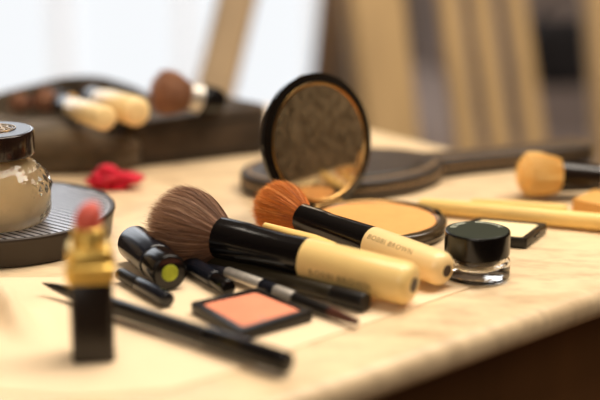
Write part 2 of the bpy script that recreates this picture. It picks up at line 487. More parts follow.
for k in range(1, NR + 1):
    f = (k / NR)
    ring = [bm.verts.new((cx + (p.x - cx) * f, cy + (p.y - cy) * f, sheet_z(cx + (p.x - cx) * f, cy + (p.y - cy) * f))) for p in rim]
    n = len(ring)
    for i in range(n):
        j = (i + 1) % n
        if prev is None: bm.faces.new((cv, ring[i], ring[j]))
        else: bm.faces.new((prev[i], ring[i], ring[j], prev[j]))
    prev = ring
o = obj('tissue_sheet', bm, M['paper'], None, (cx, cy, 0), sharp=180)
so = o.modifiers.new('thick', 'SOLIDIFY'); so.thickness = 0.0004; so.offset = -1
tag(o, 'pale cream tissue sheet spread under the brushes, crumpled at its left end', 'tissue')

ZS = 0.0011   # top of the tissue
# ================================================================== LIPSTICK
b0 = P(94, 355.5, ZS)
lp = thing('lipstick', 'open coral pink lipstick with gold tube and square black base standing upright', 'lipstick', b0)
def rsq(c, hw, r, rot, z, k=5):
    pts = []
    for sx, sy, a0 in ((1, 1, 0), (-1, 1, 90), (-1, -1, 180), (1, -1, 270)):
        for i in range(k + 1):
            a = math.radians(a0 + 90 * i / k)
            x = sx * (hw - r) + r * math.cos(a); y = sy * (hw - r) + r * math.sin(a)
            pts.append(Vector((c.x + x * math.cos(rot) - y * math.sin(rot), c.y + x * math.sin(rot) + y * math.cos(rot), z)))
    return pts
rot = math.radians(8)
z0 = b0.z
bm = B(); add_loft(bm, [rsq(b0, h, 0.0025, rot, z0 + z) for h, z in ((0.0098, 0), (0.0104, 0.0007), (0.0104, 0.0397), (0.0098, 0.0405))])
obj('base', bm, M['black_warm'], lp)
bm = B(); add_loft(bm, [rsq(b0, h, r, rot, z0 + z) for h, r, z in ((0.0108, 0.0025, 0.0406), (0.0120, 0.004, 0.0416), (0.0120, 0.004, 0.0490), (0.0110, 0.0045, 0.0500), (0.0108, 0.0045, 0.0570), (0.0100, 0.0045, 0.0580))])
obj('collar', bm, M['gold'], lp)
bm = B(); add_lathe(bm, [(0.0581, 0.0080), (0.0583, 0.0085), (0.0605, 0.0085), (0.061, 0.0081), (0.066, 0.0080), (0.0666, 0.0074)], b0, (0, 0, 1))
obj('inner_tube', bm, M['gold'], lp)
bm = B()
prof = [(0.0667, 0.0066), (0.0705, 0.0066)]
rings = []
n = 40
for z, r in prof: rings.append([Vector((b0.x + r * math.cos(2 * PI * i / n), b0.y + r * math.sin(2 * PI * i / n), z0 + z)) for i in range(n)])
for q in range(1, 9):            # slanted rounded tip
    f = q / 8
    r = 0.0066 * math.sqrt(max(0.0, 1 - (f * 0.97) ** 2.4))
    ring = []
    for i in range(n):
        a = 2 * PI * i / n
        x, y = r * math.cos(a), r * math.sin(a)
        ring.append(Vector((b0.x + x, b0.y + y, z0 + 0.0705 + 0.0080 * f + 0.35 * (x + 0.5 * y) * min(1, f * 2))))
    rings.append(ring)
add_loft(bm, rings)
obj('bullet', bm, M['lip'], lp)

# ================================================================== EYE PENCIL (front)
a = P(42, 283, ZS + 0.0062); b = P(288, 363, ZS + 0.0062)
pt = thing('eye_pencil', 'long matte black eye pencil lying behind the lipstick with its sharpened end pointing left', 'pencil', (a + b) / 2 - Vector((0, 0, 0.004)))
d = (b - a); L = d.length
bm = B(); add_lathe(bm, [(0.028, 0.0036), (0.03, 0.0044), (L - 0.055, 0.0048), (L - 0.0545, 0.0048)], a, d, 24); obj('barrel', bm, M['black_satin'], pt)
bm = B(); add_lathe(bm, [(0, 0.0003), (0.004, 0.0010), (0.010, 0.002), (0.0279, 0.0038)], a, d, 24); obj('tip', bm, M['black_satin'], pt)
bm = B(); add_lathe(bm, rnd(0.0054, L - 0.0543, L, 0.001), a, d, 24); obj('cap', bm, M['black'], pt)

# ================================================================== MASCARA TUBE with lime end
a = P(136, 244, 0.0122); b = P(170, 273, 0.0115)
d = b - a; L = d.length
ms = thing('mascara_tube', 'short glossy black mascara tube with a lime green spot on its end', 'mascara', (a + b) / 2 - Vector((0, 0, 0.0095)))
bm = B(); add_lathe(bm, rnd(0.0108, -0.004, L * 0.66, 0.002), a, d, 40); obj('cap', bm, M['navy'], ms)
bm = B(); add_lathe(bm, rnd(0.0104, L * 0.662, L, 0.0014), a, d, 40); obj('tube', bm, M['black'], ms)
bm = B(); add_lathe(bm, [(L + 0.0001, 0.0049), (L + 0.0006, 0.0047)], a, d, 32); lb = obj('end_label', bm, M['lime'], ms); lb['label'] = 'lime green round label'

# ---- slim liner cap (left, short)
a = P(121, 274, ZS + 0.0044); b = P(168, 300, ZS + 0.0044); d = b - a; L = d.length
t = thing('mini_eyeliner', 'short slim black eyeliner lying between the lipstick and the lime-ended tube', 'eyeliner', (a + b) / 2 - Vector((0, 0, 0.0042)))
bm = B(); add_lathe(bm, rnd(0.0038, 0, L * 0.4, 0.0006), a, d, 28); obj('collar', bm, M['black_satin'], t)
bm = B(); add_lathe(bm, rnd(0.0043, L * 0.4 + 0.0001, L, 0.0009), a, d, 28); obj('shell', bm, M['navy'], t)

# ---- black pen lying right of the mascara
a = P(184, 260, ZS + 0.0055); b = P(229, 288, ZS + 0.0053); d = b - a; L = d.length
t = thing('eyeliner_pen', 'stubby blue-black eyeliner pen right of the lime-ended tube', 'eyeliner', (a + b) / 2 - Vector((0, 0, 0.0052)))
bm = B(); add_lathe(bm, rnd(0.0052, -0.012, L * 0.72, 0.0012), a, d, 28); obj('barrel', bm, M['navy'], t)
bm = B(); add_lathe(bm, rnd(0.0047, L * 0.72 + 0.0001, L, 0.001), a, d, 28); obj('end_cap', bm, M['black'], t)

# ---- fine liner brush with silver ferrule
a = P(204, 263, ZS + 0.0052); b = P(357, 322, ZS + 0.0034); d = b - a; L = d.length
t = thing('liner_brush', 'thin pointed liner brush with silver ferrules and reddish brown tail end', 'brush', (a + b) / 2 - Vector((0, 0, 0.004)), 'makeup brushes on the table')
def seg(name, m, f0, f1, r0, r1, n=22):
    bm = B(); add_lathe(bm, [(L * f0 + 0.00005, r0 * 0.96), (L * f0 + 0.0006, r0), (L * f1 - 0.0006, r1), (L * f1 - 0.00005, r1 * 0.96)], a, d, n); return obj(name, bm, m, t)
seg('bristle_tip', M['slate'], 0, 0.17, 0.0005, 0.0027)
seg('ferrule', M['silver'], 0.17, 0.41, 0.0034, 0.0038)
seg('barrel', M['navy'], 0.41, 0.50, 0.0040, 0.0038)
seg('silver_band', M['silver'], 0.50, 0.62, 0.0036, 0.0036)
seg('grip', M['black_satin'], 0.62, 0.84, 0.0036, 0.0031)
seg('tail', M['mahog'], 0.84, 1.0, 0.0030, 0.0018)

# ---- long thick black pencil under the brown brush
a = P(212, 261, 0.0064); b = P(366, 302.5, 0.0064); d = b - a; L = d.length
t = thing('jumbo_pencil', 'thick long smoky black pencil lying under the brown brush', 'pencil', (a + b) / 2 - Vector((0, 0, 0.0055)))
bm = B(); add_lathe(bm, rnd(0.0048, 0, L * 0.8, 0.001), a, d, 28); obj('barrel', bm, M['olive'], t)
bm = B(); add_lathe(bm, rnd(0.0053, L * 0.8 + 0.0001, L, 0.0012), a, d, 28); obj('cap', bm, M['black_satin'], t)

# ================================================================== SQUARE COMPACTS (blush, ivory shadow)
def square_pan(name, label, cat, q, h, border, mpan, z0, mbody=None, latch=False, pan_name='pan'):
    """q: four ground corners in order"""
    q = [Vector((p.x, p.y, 0)) for p in q]
    c = sum(q, Vector()) / 4
    t = thing(name, label, cat, (c.x, c.y, z0))
    def sq(f, z): return [Vector((c.x + (p.x - c.x) * f, c.y + (p.y - c.y) * f, z)) for p in q]
    def ro(f, z, r=0.0018):
        pp = sq(f, z); return [v for v in rounded(pp, r, 4)]
    side = (q[0] - q[1]).length
    fi = 1 - 2 * border / side
    bm = B()
    rings = [ro(0.985, z0), ro(1.0, z0 + 0.0007), ro(1.0, z0 + h - 0.0006), ro(0.988, z0 + h), ro(fi + 0.01, z0 + h), ro(fi, z0 + h - 0.0004), ro(fi, z0 + h - 0.0018)]
    add_loft(bm, rings)
    obj('tray', bm, mbody or M['black_satin'], t)
    bm = B(); add_loft(bm, [ro(fi - 0.012, z0 + h - 0.0017), ro(fi - 0.012, z0 + h - 0.0008), ro(fi - 0.03, z0 + h - 0.0005)])
    pan = obj(pan_name, bm, mpan, t)
    return t, q, c, pan
zb = ZS
q = [P(190, 304, zb + 0.005), P(257, 289, zb + 0.005), P(314, 312, zb + 0.005), P(241, 333, zb + 0.005)]
t, q, c, pan = square_pan('blush_compact', 'square black pan of salmon pink blush in front of the brushes', 'blush', q, 0.006, 0.0042, M['blush'], zb, pan_name='blush_powder')
sc = P(262, 318, zb + 0.0055)
bm = B(); add_lathe(bm, [(0, 0.0022), (0.0003, 0.0019)], Vector((sc.x, sc.y, zb + 0.0053)), (0, 0, 1), 20); w = obj('worn_spot', bm, M['scuff'], pan); w['label'] = 'greyish worn spot'
FR, BR, BL = P(526, 249.5), P(547, 233), P(477, 217.4, 0.0065); BL = Vector((BL.x, BL.y, 0))
FL = FR + (BL - BR)
t, q, c, pan = square_pan('eyeshadow_pan', 'square black tray of ivory pressed powder behind the small glass jar', 'eyeshadow', [FR, BR, BL, FL], 0.0066, 0.0035, M['ivory'], 0.0002, pan_name='ivory_powder')
mid = (FR + BR) / 2; dr = (BR - FR).normalized(); out = Vector((dr.y, -dr.x, 0))
bm = B(); add_obox(bm, mid - dr * 0.004 + out * 0.0003 + Vector((0, 0, 0.004)), mid + dr * 0.004 + out * 0.0003 + Vector((0, 0, 0.004)), 0.0008, 0.0018)
obj('latch', bm, M['black'], t)

# ================================================================== BIG FACE BRUSHES
def face_brush(name, label, head, ferr, join, end, rf, rh, hairm, head_r, head_L, nh, seed, zs, handle_m, txt_up, print_from, split=False, peak=0.6):
    """axis points from the ferrule mouth to the handle end (3-D points)"""
    d = (end - ferr).normalized()
    L = (end - ferr).length; Lj = (join - ferr).length
    base = (ferr + end) / 2; base.z = zs
    t = thing(name, label, 'brush', base, 'makeup brushes on the table')
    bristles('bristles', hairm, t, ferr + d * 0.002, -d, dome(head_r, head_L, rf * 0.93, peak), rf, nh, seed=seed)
    bm = B()
    add_lathe(bm, [(0, rf * 0.95), (0.0004, rf), (0.020, rf * 1.0), (0.021, rf * 0.985), (0.0225, rf * 0.985), (0.024, rf * 0.97), (Lj * 0.75, rh * 0.93), (Lj, rh * 0.99)], ferr, d, 48)
    obj('ferrule', bm, M['black'], t)
    bm = B()
    pr = [(Lj + 0.0001, rh * 0.985), (Lj + 0.001, rh), (Lj + (L - Lj) * 0.6, rh * 1.0)]
    for k in range(7):
        a = PI / 2 * k / 6
        pr.append((L - 0.006 + 0.006 * math.sin(a), rh * 0.99 - 0.006 + 0.006 * math.cos(a)))
    pr += [(L, rh * 0.36), (L - 0.0001, rh * 0.34)]
    add_lathe(bm, pr, ferr, d, 48)
    hd = obj('handle', bm, handle_m, t)
    bm = B(); add_lathe(bm, [(L - 0.001, rh * 0.33), (L + 0.0004, rh * 0.33), (L + 0.0003, rh * 0.2)], ferr, d, 24)
    obj('end_cap', bm, M['hole'], hd)
    ax, s, u = frame_of(d)
    def place(x, y, off=print_from[0], ang=print_from[1]):
        th = ang + y / rh
        return ferr + ax * (Lj + off + x) + (s * math.cos(th) + u * math.sin(th)) * (rh * 1.006)
    text_mesh('BOBBI BROWN', print_from[2], place, 'lettering', M['print_brown'], hd, spacing=1.15)
    return t
# brown
face_brush('face_brush', 'large fluffy brown bristle brush with black ferrule and cream handle, front one of two',
           None, P(219, 237, 0.0215), P(304, 260, 0.0180), P(414, 285, 0.0142), 0.0122, 0.0122, M['hair_brown'], 0.0245, 0.047, 9000, 3, 0.0,
           M['cream'], 1, (0.028, -0.22, 0.0052), peak=0.55)
# orange
face_brush('bronzer_brush', 'smaller orange bristle brush with black ferrule and cream handle, before the mirror compact',
           None, P(301, 217, 0.0205), P(372, 243, 0.0165), P(447, 271, 0.0125), 0.0088, 0.0102, M['hair_orange'], 0.0168, 0.036, 7000, 5, 0.0,
           M['cream_pale'], 1, (0.020, 0.75, 0.0045), peak=0.55)

# ---- thin cream stick between the two brushes
a = Y(263, 225, 0.767); b = Y(335, 250, 0.732); d = b - a; L = d.length
t = thing('slim_brush', 'slim cream wooden brush handle lying between the brown and orange brushes', 'brush', (a + b) / 2 - Vector((0, 0, 0.006)), 'makeup brushes on the table')
bm = B(); add_lathe(bm, [(0, 0.0006), (0.0015, 0.002), (0.03, 0.0042), (L * 0.7, 0.0048), (L, 0.0042)], a, d, 24); obj('handle', bm, M['stick'], t)
bm = B(); add_lathe(bm, [(L + 0.0001, 0.0043), (L + 0.016, 0.0043), (L + 0.0165, 0.004)], a, d, 24); obj('ferrule', bm, M['black'], t)

# ================================================================== POWDER COMPACT WITH MIRROR
R = 0.0465
cc = P(375, 219, 0.009); cc.z = 0.0002
ang = math.radians(39)
hd_ = Vector((-math.sin(ang), math.cos(ang), 0))     # from base centre to hinge
wd_ = Vector((math.cos(ang), math.sin(ang), 0))
cpt = thing('powder_compact', 'open round black powder compact with raised mirror lid and beige pressed powder', 'compact', cc)
bm = B()
add_lathe(bm, [(0.0, R * 0.93), (0.0012, R * 0.97), (0.003, R), (0.0042, R), (0.0046, R * 0.985), (0.0050, R * 0.985), (0.0054, R), (0.0085, R), (0.0096, R * 0.985), (0.0100, R * 0.96), (0.0098, R * 0.90), (0.0092, R * 0.865), (0.0082, R * 0.855)], cc, (0, 0, 1), 96)
base_o = obj('base', bm, M['compact'], cpt, sharp=50)
bm = B(); add_lathe(bm, [(0.0080, R * 0.85), (0.0091, R * 0.845), (0.0094, R * 0.82)], cc, (0, 0, 1), 96); obj('pressed_powder', bm, M['powder'], cpt)
bm = B(); add_lathe(bm, [(0.0092, R * 0.866), (0.0100, R * 0.872), (0.0103, R * 0.885), (0.0100, R * 0.898)], cc, (0, 0, 1), 96, cap0=False, cap1=False); obj('pan_rim', bm, M['brass'], cpt)
# catch at the front
fv = (P(430, 228) - Vector((cc.x, cc.y, 0))); fv.z = 0; fv.normalize()
bm = B(); add_obox(bm, cc + fv * R * 0.90 + Vector((0, 0, 0.0108)) - fv * 0.0015, cc + fv * R * 0.90 + Vector((0, 0, 0.0108)) + fv * 0.0022, 0.007, 0.0016); obj('catch', bm, M['black'], cpt)
# lid
tilt = math.radians(10)
up_ = (hd_ * math.sin(tilt) + Vector((0, 0, 1)) * math.cos(tilt)).normalized()
nm_ = (-hd_ * math.cos(tilt) + Vector((0, 0, 1)) * math.sin(tilt)).normalized()   # mirror normal
hinge = cc + hd_ * (R * 1.01) + Vector((0, 0, 0.0085))
RL = 0.0425
lc = hinge + up_ * (RL * 0.99) + hd_ * 0.002
bm = B(); add_lathe(bm, [(-0.0075, RL * 0.6), (-0.0072, RL * 0.9), (-0.006, RL * 0.975), (-0.004, R), (-0.0008, R), (0.0, RL * 0.99), (0.0004, RL * 0.965), (0.0002, RL * 0.945)], lc, nm_, 96)
lid = obj('lid', bm, M['lid_black'], cpt, sharp=50)
bm = B(); add_lathe(bm, [(0.0001, RL * 0.958), (0.0009, RL * 0.952), (0.0010, RL * 0.925), (0.0002, RL * 0.905)], lc, nm_, 96, cap0=False, cap1=False); obj('gold_ring', bm, M['brass'], lid)
bm = B(); add_lathe(bm, [(0.00021, RL * 0.92), (0.0004, RL * 0.905)], lc, nm_, 96); obj('mirror', bm, M['mirror'], lid, sharp=20)
bm = B(); add_tube(bm, [hinge - wd_ * 0.012 - Vector((0, 0, 0.001)), hinge + wd_ * 0.012 - Vector((0, 0, 0.001))], 0.0025, 16); obj('hinge', bm, M['brass'], cpt)

# ================================================================== SMALL GEL JAR
jc = P(476, 275.5, 0.0010)
j = thing('gel_jar', 'small round glass pot with black screw lid standing at the right of the brushes', 'jar', jc)
bm = B()
# thick glass body with inner well
add_lathe(bm, [(0, 0.0185), (0.0005, 0.0192), (0.0015, 0.0196), (0.0095, 0.0196), (0.0105, 0.0192), (0.0112, 0.0178), (0.0125, 0.0172), (0.0134, 0.0172), (0.0134, 0.0150), (0.0075, 0.0146), (0.0062, 0.0128), (0.0058, 0.006)], jc, (0, 0, 1), 64)
obj('glass_pot', bm, M['pot_glass'], j)
bm = B(); add_lathe(bm, [(0.0082, 0.0142), (0.0132, 0.0146)], jc, (0, 0, 1), 48); obj('gel', bm, M['gel'], j)
bm = B()
add_lathe(bm, [(0.0136, 0.0175), (0.0138, 0.0186), (0.0143, 0.0190), (0.0150, 0.0190), (0.0266, 0.0190), (0.0272, 0.01895), (0.0277, 0.0187), (0.0279, 0.0182), (0.0278, 0.017)], jc, (0, 0, 1), 72)
jl = obj('lid', bm, M['black'], j)
bm = B(); add_lathe(bm, [(0.02781, 0.0178), (0.0281, 0.0175)], jc, (0, 0, 1), 72); jt = obj('lid_disc', bm, M['lid_green'], jl)
def arc_place(c, r, a0, z):
    def f(x, y):
        a = a0 - x / r
        return Vector((c.x + (r + y) * math.cos(a), c.y + (r + y) * math.sin(a), z))
    return f
text_mesh('BOBBI', 0.0048, arc_place(jc, 0.0142, math.radians(140), jc.z + 0.0284), 'lettering', M['print_grey'], jt)
text_mesh('BROWN', 0.0048, arc_place(jc, 0.0142, math.radians(52), jc.z + 0.0284), 'lettering', M['print_grey'], jt)

# ================================================================== GROOVED ROUND TRAY + LARGE CREAM JAR
RT = 0.0712
tc_ = P(3, 208.5, 0.0188); tc_.z = 0.0003
tr = thing('round_tray', 'dark round tray with parallel grooved grey top carrying the big cream jar', 'tray', tc_)
bm = B()
add_lathe(bm, [(0, RT * 0.93), (0.001, RT * 0.955), (0.014, RT * 0.985), (0.0165, RT), (0.0181, RT), (0.0188, RT * 0.99), (0.0188, RT * 0.972), (0.0178, RT * 0.955)], tc_, (0, 0, 1), 96)
obj('body', bm, M['tray_side'], tr, sharp=50)
bm = B(); add_lathe(bm, [(0.0174, RT * 0.953), (0.0180, RT * 0.95)], tc_, (0, 0, 1), 96); obj('top_plate', bm, M['tray_top'], tr)
bm = B()
gd = (P(78, 236, .0118) - P(50, 229, .0118)); gd.z = 0; gd.normalize(); gn = Vector((-gd.y, gd.x, 0))
for k in range(-14, 15):
    off = k * 0.0047
    hl = math.sqrt(max(0, (RT * 0.935) ** 2 - off ** 2))
    if hl < 0.004: continue
    p = tc_ + gn * off + Vector((0, 0, 0.0180))
    add_obox(bm, p - gd * hl, p + gd * hl, 0.0011, 0.0005)
gr = obj('grooves', bm, M['groove'], tr)

kc = P(-2, 222, 0.0188); kc.z = 0.0187
k = thing('cream_jar', 'large faceted glass jar of ivory cream with dark glossy lid on the grooved tray', 'jar', kc)
HB = 0.0395
bm = B()
n = 24
outer = [(0.0002, 0.012), (0.0, 0.0235), (0.0012, 0.0280), (0.003, 0.0306), (0.0055, 0.0322), (0.009, 0.0331), (0.0250, 0.0334), (0.030, 0.0312), (0.0345, 0.0268), (0.0375, 0.0245), (HB, 0.0205), (0.0425, 0.0203)]
inner = [(0.0425, 0.0188), (HB, 0.0190), (0.034, 0.0242), (0.024, 0.0262), (0.014, 0.0225), (0.0095, 0.0150), (0.0082, 0.0085)]
add_lathe(bm, outer, kc, (0, 0, 1), 60)
obj('glass_jar', bm, M['cut_glass'], k, sharp=80)
# facets down the shoulder: short glass ribs
bm = B()
add_lathe(bm, [(0.0028, 0.008), (0.0034, 0.0150), (0.0070, 0.0195), (0.0140, 0.0228), (0.022, 0.0240), (0.032, 0.0240), (0.0375, 0.0205), (0.0418, 0.0185), (0.0420, 0.010)], kc, (0, 0, 1), 60)
obj('cream', bm, M['facecream'], k)
for side_ in (1, -1):
    bm = B()
    for i in range(30):
        a = 2 * PI * i / 30
        if side_ * math.cos(a) < 0.72: continue
        r = Vector((math.cos(a), math.sin(a), 0))
        for jx, (zz, rr) in enumerate(((0.0345, 0.0266), (0.0292, 0.0316), (0.0235, 0.0334))):
            p = kc + r * (rr + 0.0002) + Vector((0, 0, zz))
            s = r.cross(Vector((0, 0, 1)))
            upv = (Vector((0, 0, 1)) * 0.8 - r * 0.6).normalized()
            w = 0.0032; hh = 0.0034
            nrm = (r + Vector((0, 0, 0.6))).normalized()
            sh = 0.5 * (jx % 2)
            a2 = a + sh * 2 * PI / 30
            r2 = Vector((math.cos(a2), math.sin(a2), 0)); p = kc + r2 * (rr + 0.0001) + Vector((0, 0, zz)); s = r2.cross(Vector((0, 0, 1)))
            nrm = (r2 + Vector((0, 0, 0.6 if jx < 2 else 0.1))).normalized(); upv = s.cross(nrm).normalized()
            vs = [bm.verts.new(p + s * w - nrm * 0.0003), bm.verts.new(p + upv * hh - nrm * 0.0003), bm.verts.new(p - s * w - nrm * 0.0003), bm.verts.new(p - upv * hh - nrm * 0.0003)]
            tip = bm.verts.new(p + nrm * 0.0011)
            for x in range(4): bm.faces.new((vs[x], vs[(x + 1) % 4], tip))
            bm.faces.new(vs[::-1])
    obj('cut_facets', bm, M['glass'], k, smooth=False)
bm = B()
add_lathe(bm, [(0.0432, 0.0195), (0.0433, 0.0242), (0.0440, 0.0248), (0.0446, 0.0249), (0.0572, 0.0249), (0.0577, 0.0248), (0.0581, 0.0245), (0.0584, 0.0238), (0.0582, 0.0205)], kc, (0, 0, 1), 72)
kl = obj('lid', bm, M['lid_brown'], k, sharp=50)
bm = B(); add_lathe(bm, [(0.0582, 0.0233), (0.0586, 0.0230)], kc, (0, 0, 1), 72); kt = obj('lid_disc', bm, M['lid_top'], kl)
# embossed round emblem: ring with interlaced loops
bm = B(); ez = kc.z + 0.0589; ec = Vector((kc.x + 0.001, kc.y + 0.002, ez))
def loop(cx_, cy_, rx, ry, rot_=0.0, r=0.00035):
    pts = []
    for i in range(29):
        a = 2 * PI * i / 28
        x, y = rx * math.cos(a), ry * math.sin(a)
        pts.append(ec + Vector((cx_ + x * math.cos(rot_) - y * math.sin(rot_), cy_ + x * math.sin(rot_) + y * math.cos(rot_), 0)))
    add_tube(bm, pts, r, 6, caps=False)
loop(0, 0, 0.0125, 0.0125); loop(0, 0, 0.0108, 0.0108)
for i in range(4): loop(0, 0, 0.0095, 0.0040, i * PI / 4)
for i in range(8): loop(0.0065 * math.cos(i * PI / 4), 0.0065 * math.sin(i * PI / 4), 0.0022, 0.0022)
obj('emblem', bm, M['brass'], kt)

# ================================================================== RED CLOTH SCRAP
rc = P(113, 190, 0.0)
bm = B()
bmesh.ops.create_icosphere(bm, subdivisions=5, radius=1.0)
for v in bm.verts:
    p = v.co.copy()
    d1 = noise.noise(p * 1.6 + Vector((3, 1, 4))); d2 = abs(noise.noise(p * 3.2 + Vector((7, 0, 2))))
    f = 1 + 0.45 * d1 - 0.55 * d2
    x, y, z = p.x * f * 0.019, p.y * f * 0.012, p.z * f * 0.0072
    z = max(z, -0.006)
    z *= (1.25 - 0.5 * p.x * (1 if p.x > 0 else 0.3))
    v.co = Vector((rc.x + x, rc.y + y + 0.004, max(0.0003, z + 0.0075)))
o = obj('cloth_scrap', bm, M['red'], None, (rc.x, rc.y, 0), sharp=180)
tag(o, 'small crumpled crimson red cloth in front of the brown brush case', 'cloth')

# ================================================================== LEATHER HAND MIRROR (paddle)
zb = 0.0002
TH = 0.0145
hc = P(343, 164.5, TH); hc.z = 0
he = P(589, 151, 0.006); he.z = 0
axd = (he - hc).normalized(); axn = Vector((-axd.y, axd.x, 0))
LA = (he - hc).length
ra, rb = 0.078, 0.052
outl = []
# head ellipse blending into a straight handle
a_cut = 0.30
N = 60
hw = 0.0135
for i in range(N + 1):
    a = a_cut + (2 * PI - 2 * a_cut) * i / N
    outl.append(hc + axd * ra * math.cos(a) + axn * rb * math.sin(a))
xs = ra * math.cos(a_cut); ys = rb * math.sin(a_cut)
lo = []
for q in range(1, 7):
    f = q / 6
    lo.append((xs + f * 0.03, -(ys + (hw - ys) * (3 * f * f - 2 * f ** 3))))
lo.append((LA * 0.8, -hw * 1.0)); lo.append((LA - 0.008, -hw * 0.95)); lo.append((LA - 0.002, -hw * 0.6))
full = outl + [hc + axd * x + axn * y for x, y in lo] + [hc + axd * x - axn * y for x, y in reversed(lo)]
hm = thing('hand_mirror', 'black leather paddle shaped hand mirror with stitched rim lying behind the powder compact', 'hand mirror', (hc.x, hc.y, zb))
bm = B(); add_prism(bm, [(p.x, p.y) for p in full], zb, zb + TH, bev=0.003, k=4); obj('leather_body', bm, M['leather'], hm, sharp=60)
bm = B()
rings = []
for f, z in ((0.80, TH - 0.0004), (0.79, TH + 0.001), (0.76, TH + 0.0018), (0.70, TH + 0.0022)):
    rings.append([hc + axd * ra * f * math.cos(2 * PI * i / 64) + axn * rb * f * math.sin(2 * PI * i / 64) + Vector((0, 0, zb + z)) for i in range(64)])
add_loft(bm, rings); obj('padded_panel', bm, M['leather'], hm, sharp=60)
bm = B()
tot = []
for i in range(len(full)):
    p, q = full[i - 1], full[i]
    dl = (q - p).length
    tot.append((p, q, dl))
acc = 0.0; step = 0.0046
for p, q, dl in tot:
    dd = (q - p).normalized(); inn = Vector((-dd.y, dd.x, 0))
    while acc < dl:
        c0 = p + dd * acc + inn * 0.0055 + Vector((0, 0, zb + TH + 0.0001))
        add_obox(bm, c0 - dd * 0.0013, c0 + dd * 0.0015, 0.0016, 0.0011)
        c0 = p + dd * acc + inn * (-0.0001) + Vector((0, 0, zb + TH * 0.55))
        add_obox(bm, c0 - dd * 0.0013, c0 + dd * 0.0013, 0.0008, 0.0014)
        acc += step
    acc -= dl
obj('stitching', bm, M['thread'], hm)

# ================================================================== CREAM STICKS on the right
a = P(420, 205, 0.0058); b = P(620, 224, 0.0062); d = b - a; L = d.length
t = thing('brush_stick', 'long thick cream wooden brush handle lying behind the ivory powder tray', 'brush', (a + b) / 2 - Vector((0, 0, 0.0055)), 'makeup brushes on the table')
bm = B(); add_lathe(bm, [(-0.001, 0.0030), (0.0, 0.0042), (0.002, 0.0050), (L * 0.5, 0.0058), (L, 0.0058), (L + 0.001, 0.0052)], a, d, 28); obj('handle', bm, M['stick'], t)
bm = B(); add_lathe(bm, rnd(0.0056, L + 0.0012, L + 0.016, 0.0008), a, d, 28); obj('ferrule', bm, M['black'], t)
a = P(470, 202, 0.004); b = P(566, 209.5, 0.004); d = b - a; L = d.length
t = thing('brush_stick', 'thinner cream wooden stick just behind the thick cream handle', 'brush', (a + b) / 2 - Vector((0, 0, 0.004)), 'makeup brushes on the table')
bm = B(); add_lathe(bm, [(0, 0.0012), (0.002, 0.0024), (L * 0.5, 0.0036), (L, 0.0036), (L + 0.0005, 0.003)], a, d, 24); obj('handle', bm, M['stick'], t)

# ---- wood block
p0 = P(572, 211.5, 0.0002); p0.z = 0
bx = P(600, 217.5, 0.0002) - p0; bx.z = 0; bx.normalize(); by = Vector((-bx.y, bx.x, 0)) * 1.0
by = P(606, 196, 0) - p0; by.z = 0; by.normalize()
bm = B(); add_prism(bm, [(v.x, v.y) for v in (p0, p0 + bx * 0.035, p0 + bx * 0.035 + by * 0.032, p0 + by * 0.032)], 0.0002, 0.0095, bev=0.0008)
o = obj('wood_block', bm, M['block'], None, (p0.x, p0.y, 0.0002)); tag(o, 'tan wooden block at the right edge in front of the rounded tan brush', 'block')

# ---- rounded tan brush on the right
f0 = P(557, 175.5, 0.0165); f1 = Y(650, 180, 0.922)
d = (f1 - f0).normalized(); L = (f1 - f0).length
t = thing('kabuki_brush', 'rounded tan bristle brush with dark handle and silver band, beside the leather handle', 'brush', Vector((f0.x, f0.y, 0.0002)), 'makeup brushes on the table')
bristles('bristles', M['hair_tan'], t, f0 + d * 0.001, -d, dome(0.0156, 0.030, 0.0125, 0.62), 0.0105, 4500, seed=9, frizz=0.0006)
bm = B(); add_lathe(bm, [(0, 0.0110), (0.0004, 0.0118), (0.008, 0.0112), (0.030, 0.0094), (0.0302, 0.008)], f0, d, 36); obj('ferrule', bm, M['black_warm'], t)
bm = B(); add_lathe(bm, [(0.0303, 0.0085), (0.0305, 0.0092), (0.036, 0.0092), (0.0362, 0.0085)], f0, d, 36); obj('silver_band', bm, M['silver'], t)
bm = B(); add_lathe(bm, [(0.0363, 0.0080), (0.042, 0.0088), (L * 0.9, 0.0080), (L, 0.006), (L + 0.001, 0.002)], f0, d, 36); obj('handle', bm, M['black_warm'], t)

# ================================================================== BRUSH CASE
bg = thing('brush_case', 'open dark brown zip brush case with rounded pouch and boxy right half', 'case', P(130, 160, 0))
# rounded pouch (left): outline on the table
pc = P(42, 150, 0.0); pc = Vector((-0.205, 1.078, 0))
prx, pry = 0.088, 0.060
def ov(f, z, n=72, e=2.25, dx=0, dy=0):
    out = []
    for i in range(n):
        a = 2 * PI * i / n
        ca, sa = math.cos(a), math.sin(a)
        out.append(Vector((pc.x + dx + prx * f * abs(ca) ** (2 / e) * (1 if ca >= 0 else -1), pc.y + dy + pry * f * abs(sa) ** (2 / e) * (1 if sa >= 0 else -1), z)))
    return out
def wall_h(p):
    """rim height: low in front, tall at the back"""
    f = (p.y - (pc.y - pry)) / (2 * pry)
    w = 0.0022 * noise.noise(Vector((p.x * 25, p.y * 25, 0)))
    return 0.028 + 0.018 * max(0, min(1, f)) ** 1.2 + w - 1.9 * (p.x + 0.18) ** 2 * max(0, min(1, f))
def lift(ring, f, add=0.0):
    return [Vector((p.x, p.y, wall_h(p) * f + add)) for p in ring]
bm = B()
rings = [ov(0.96, 0.0003), ov(0.99, 0.003), lift(ov(1.01, 0), 0.35), lift(ov(1.015, 0), 0.7), lift(ov(0.995, 0), 0.95), lift(ov(0.97, 0), 1.03), lift(ov(0.93, 0), 1.0), lift(ov(0.90, 0), 0.85), ov(0.87, 0.010), ov(0.80, 0.008)]
add_loft(bm, rings); obj('pouch', bm, M['fabric'], bg, sharp=70)
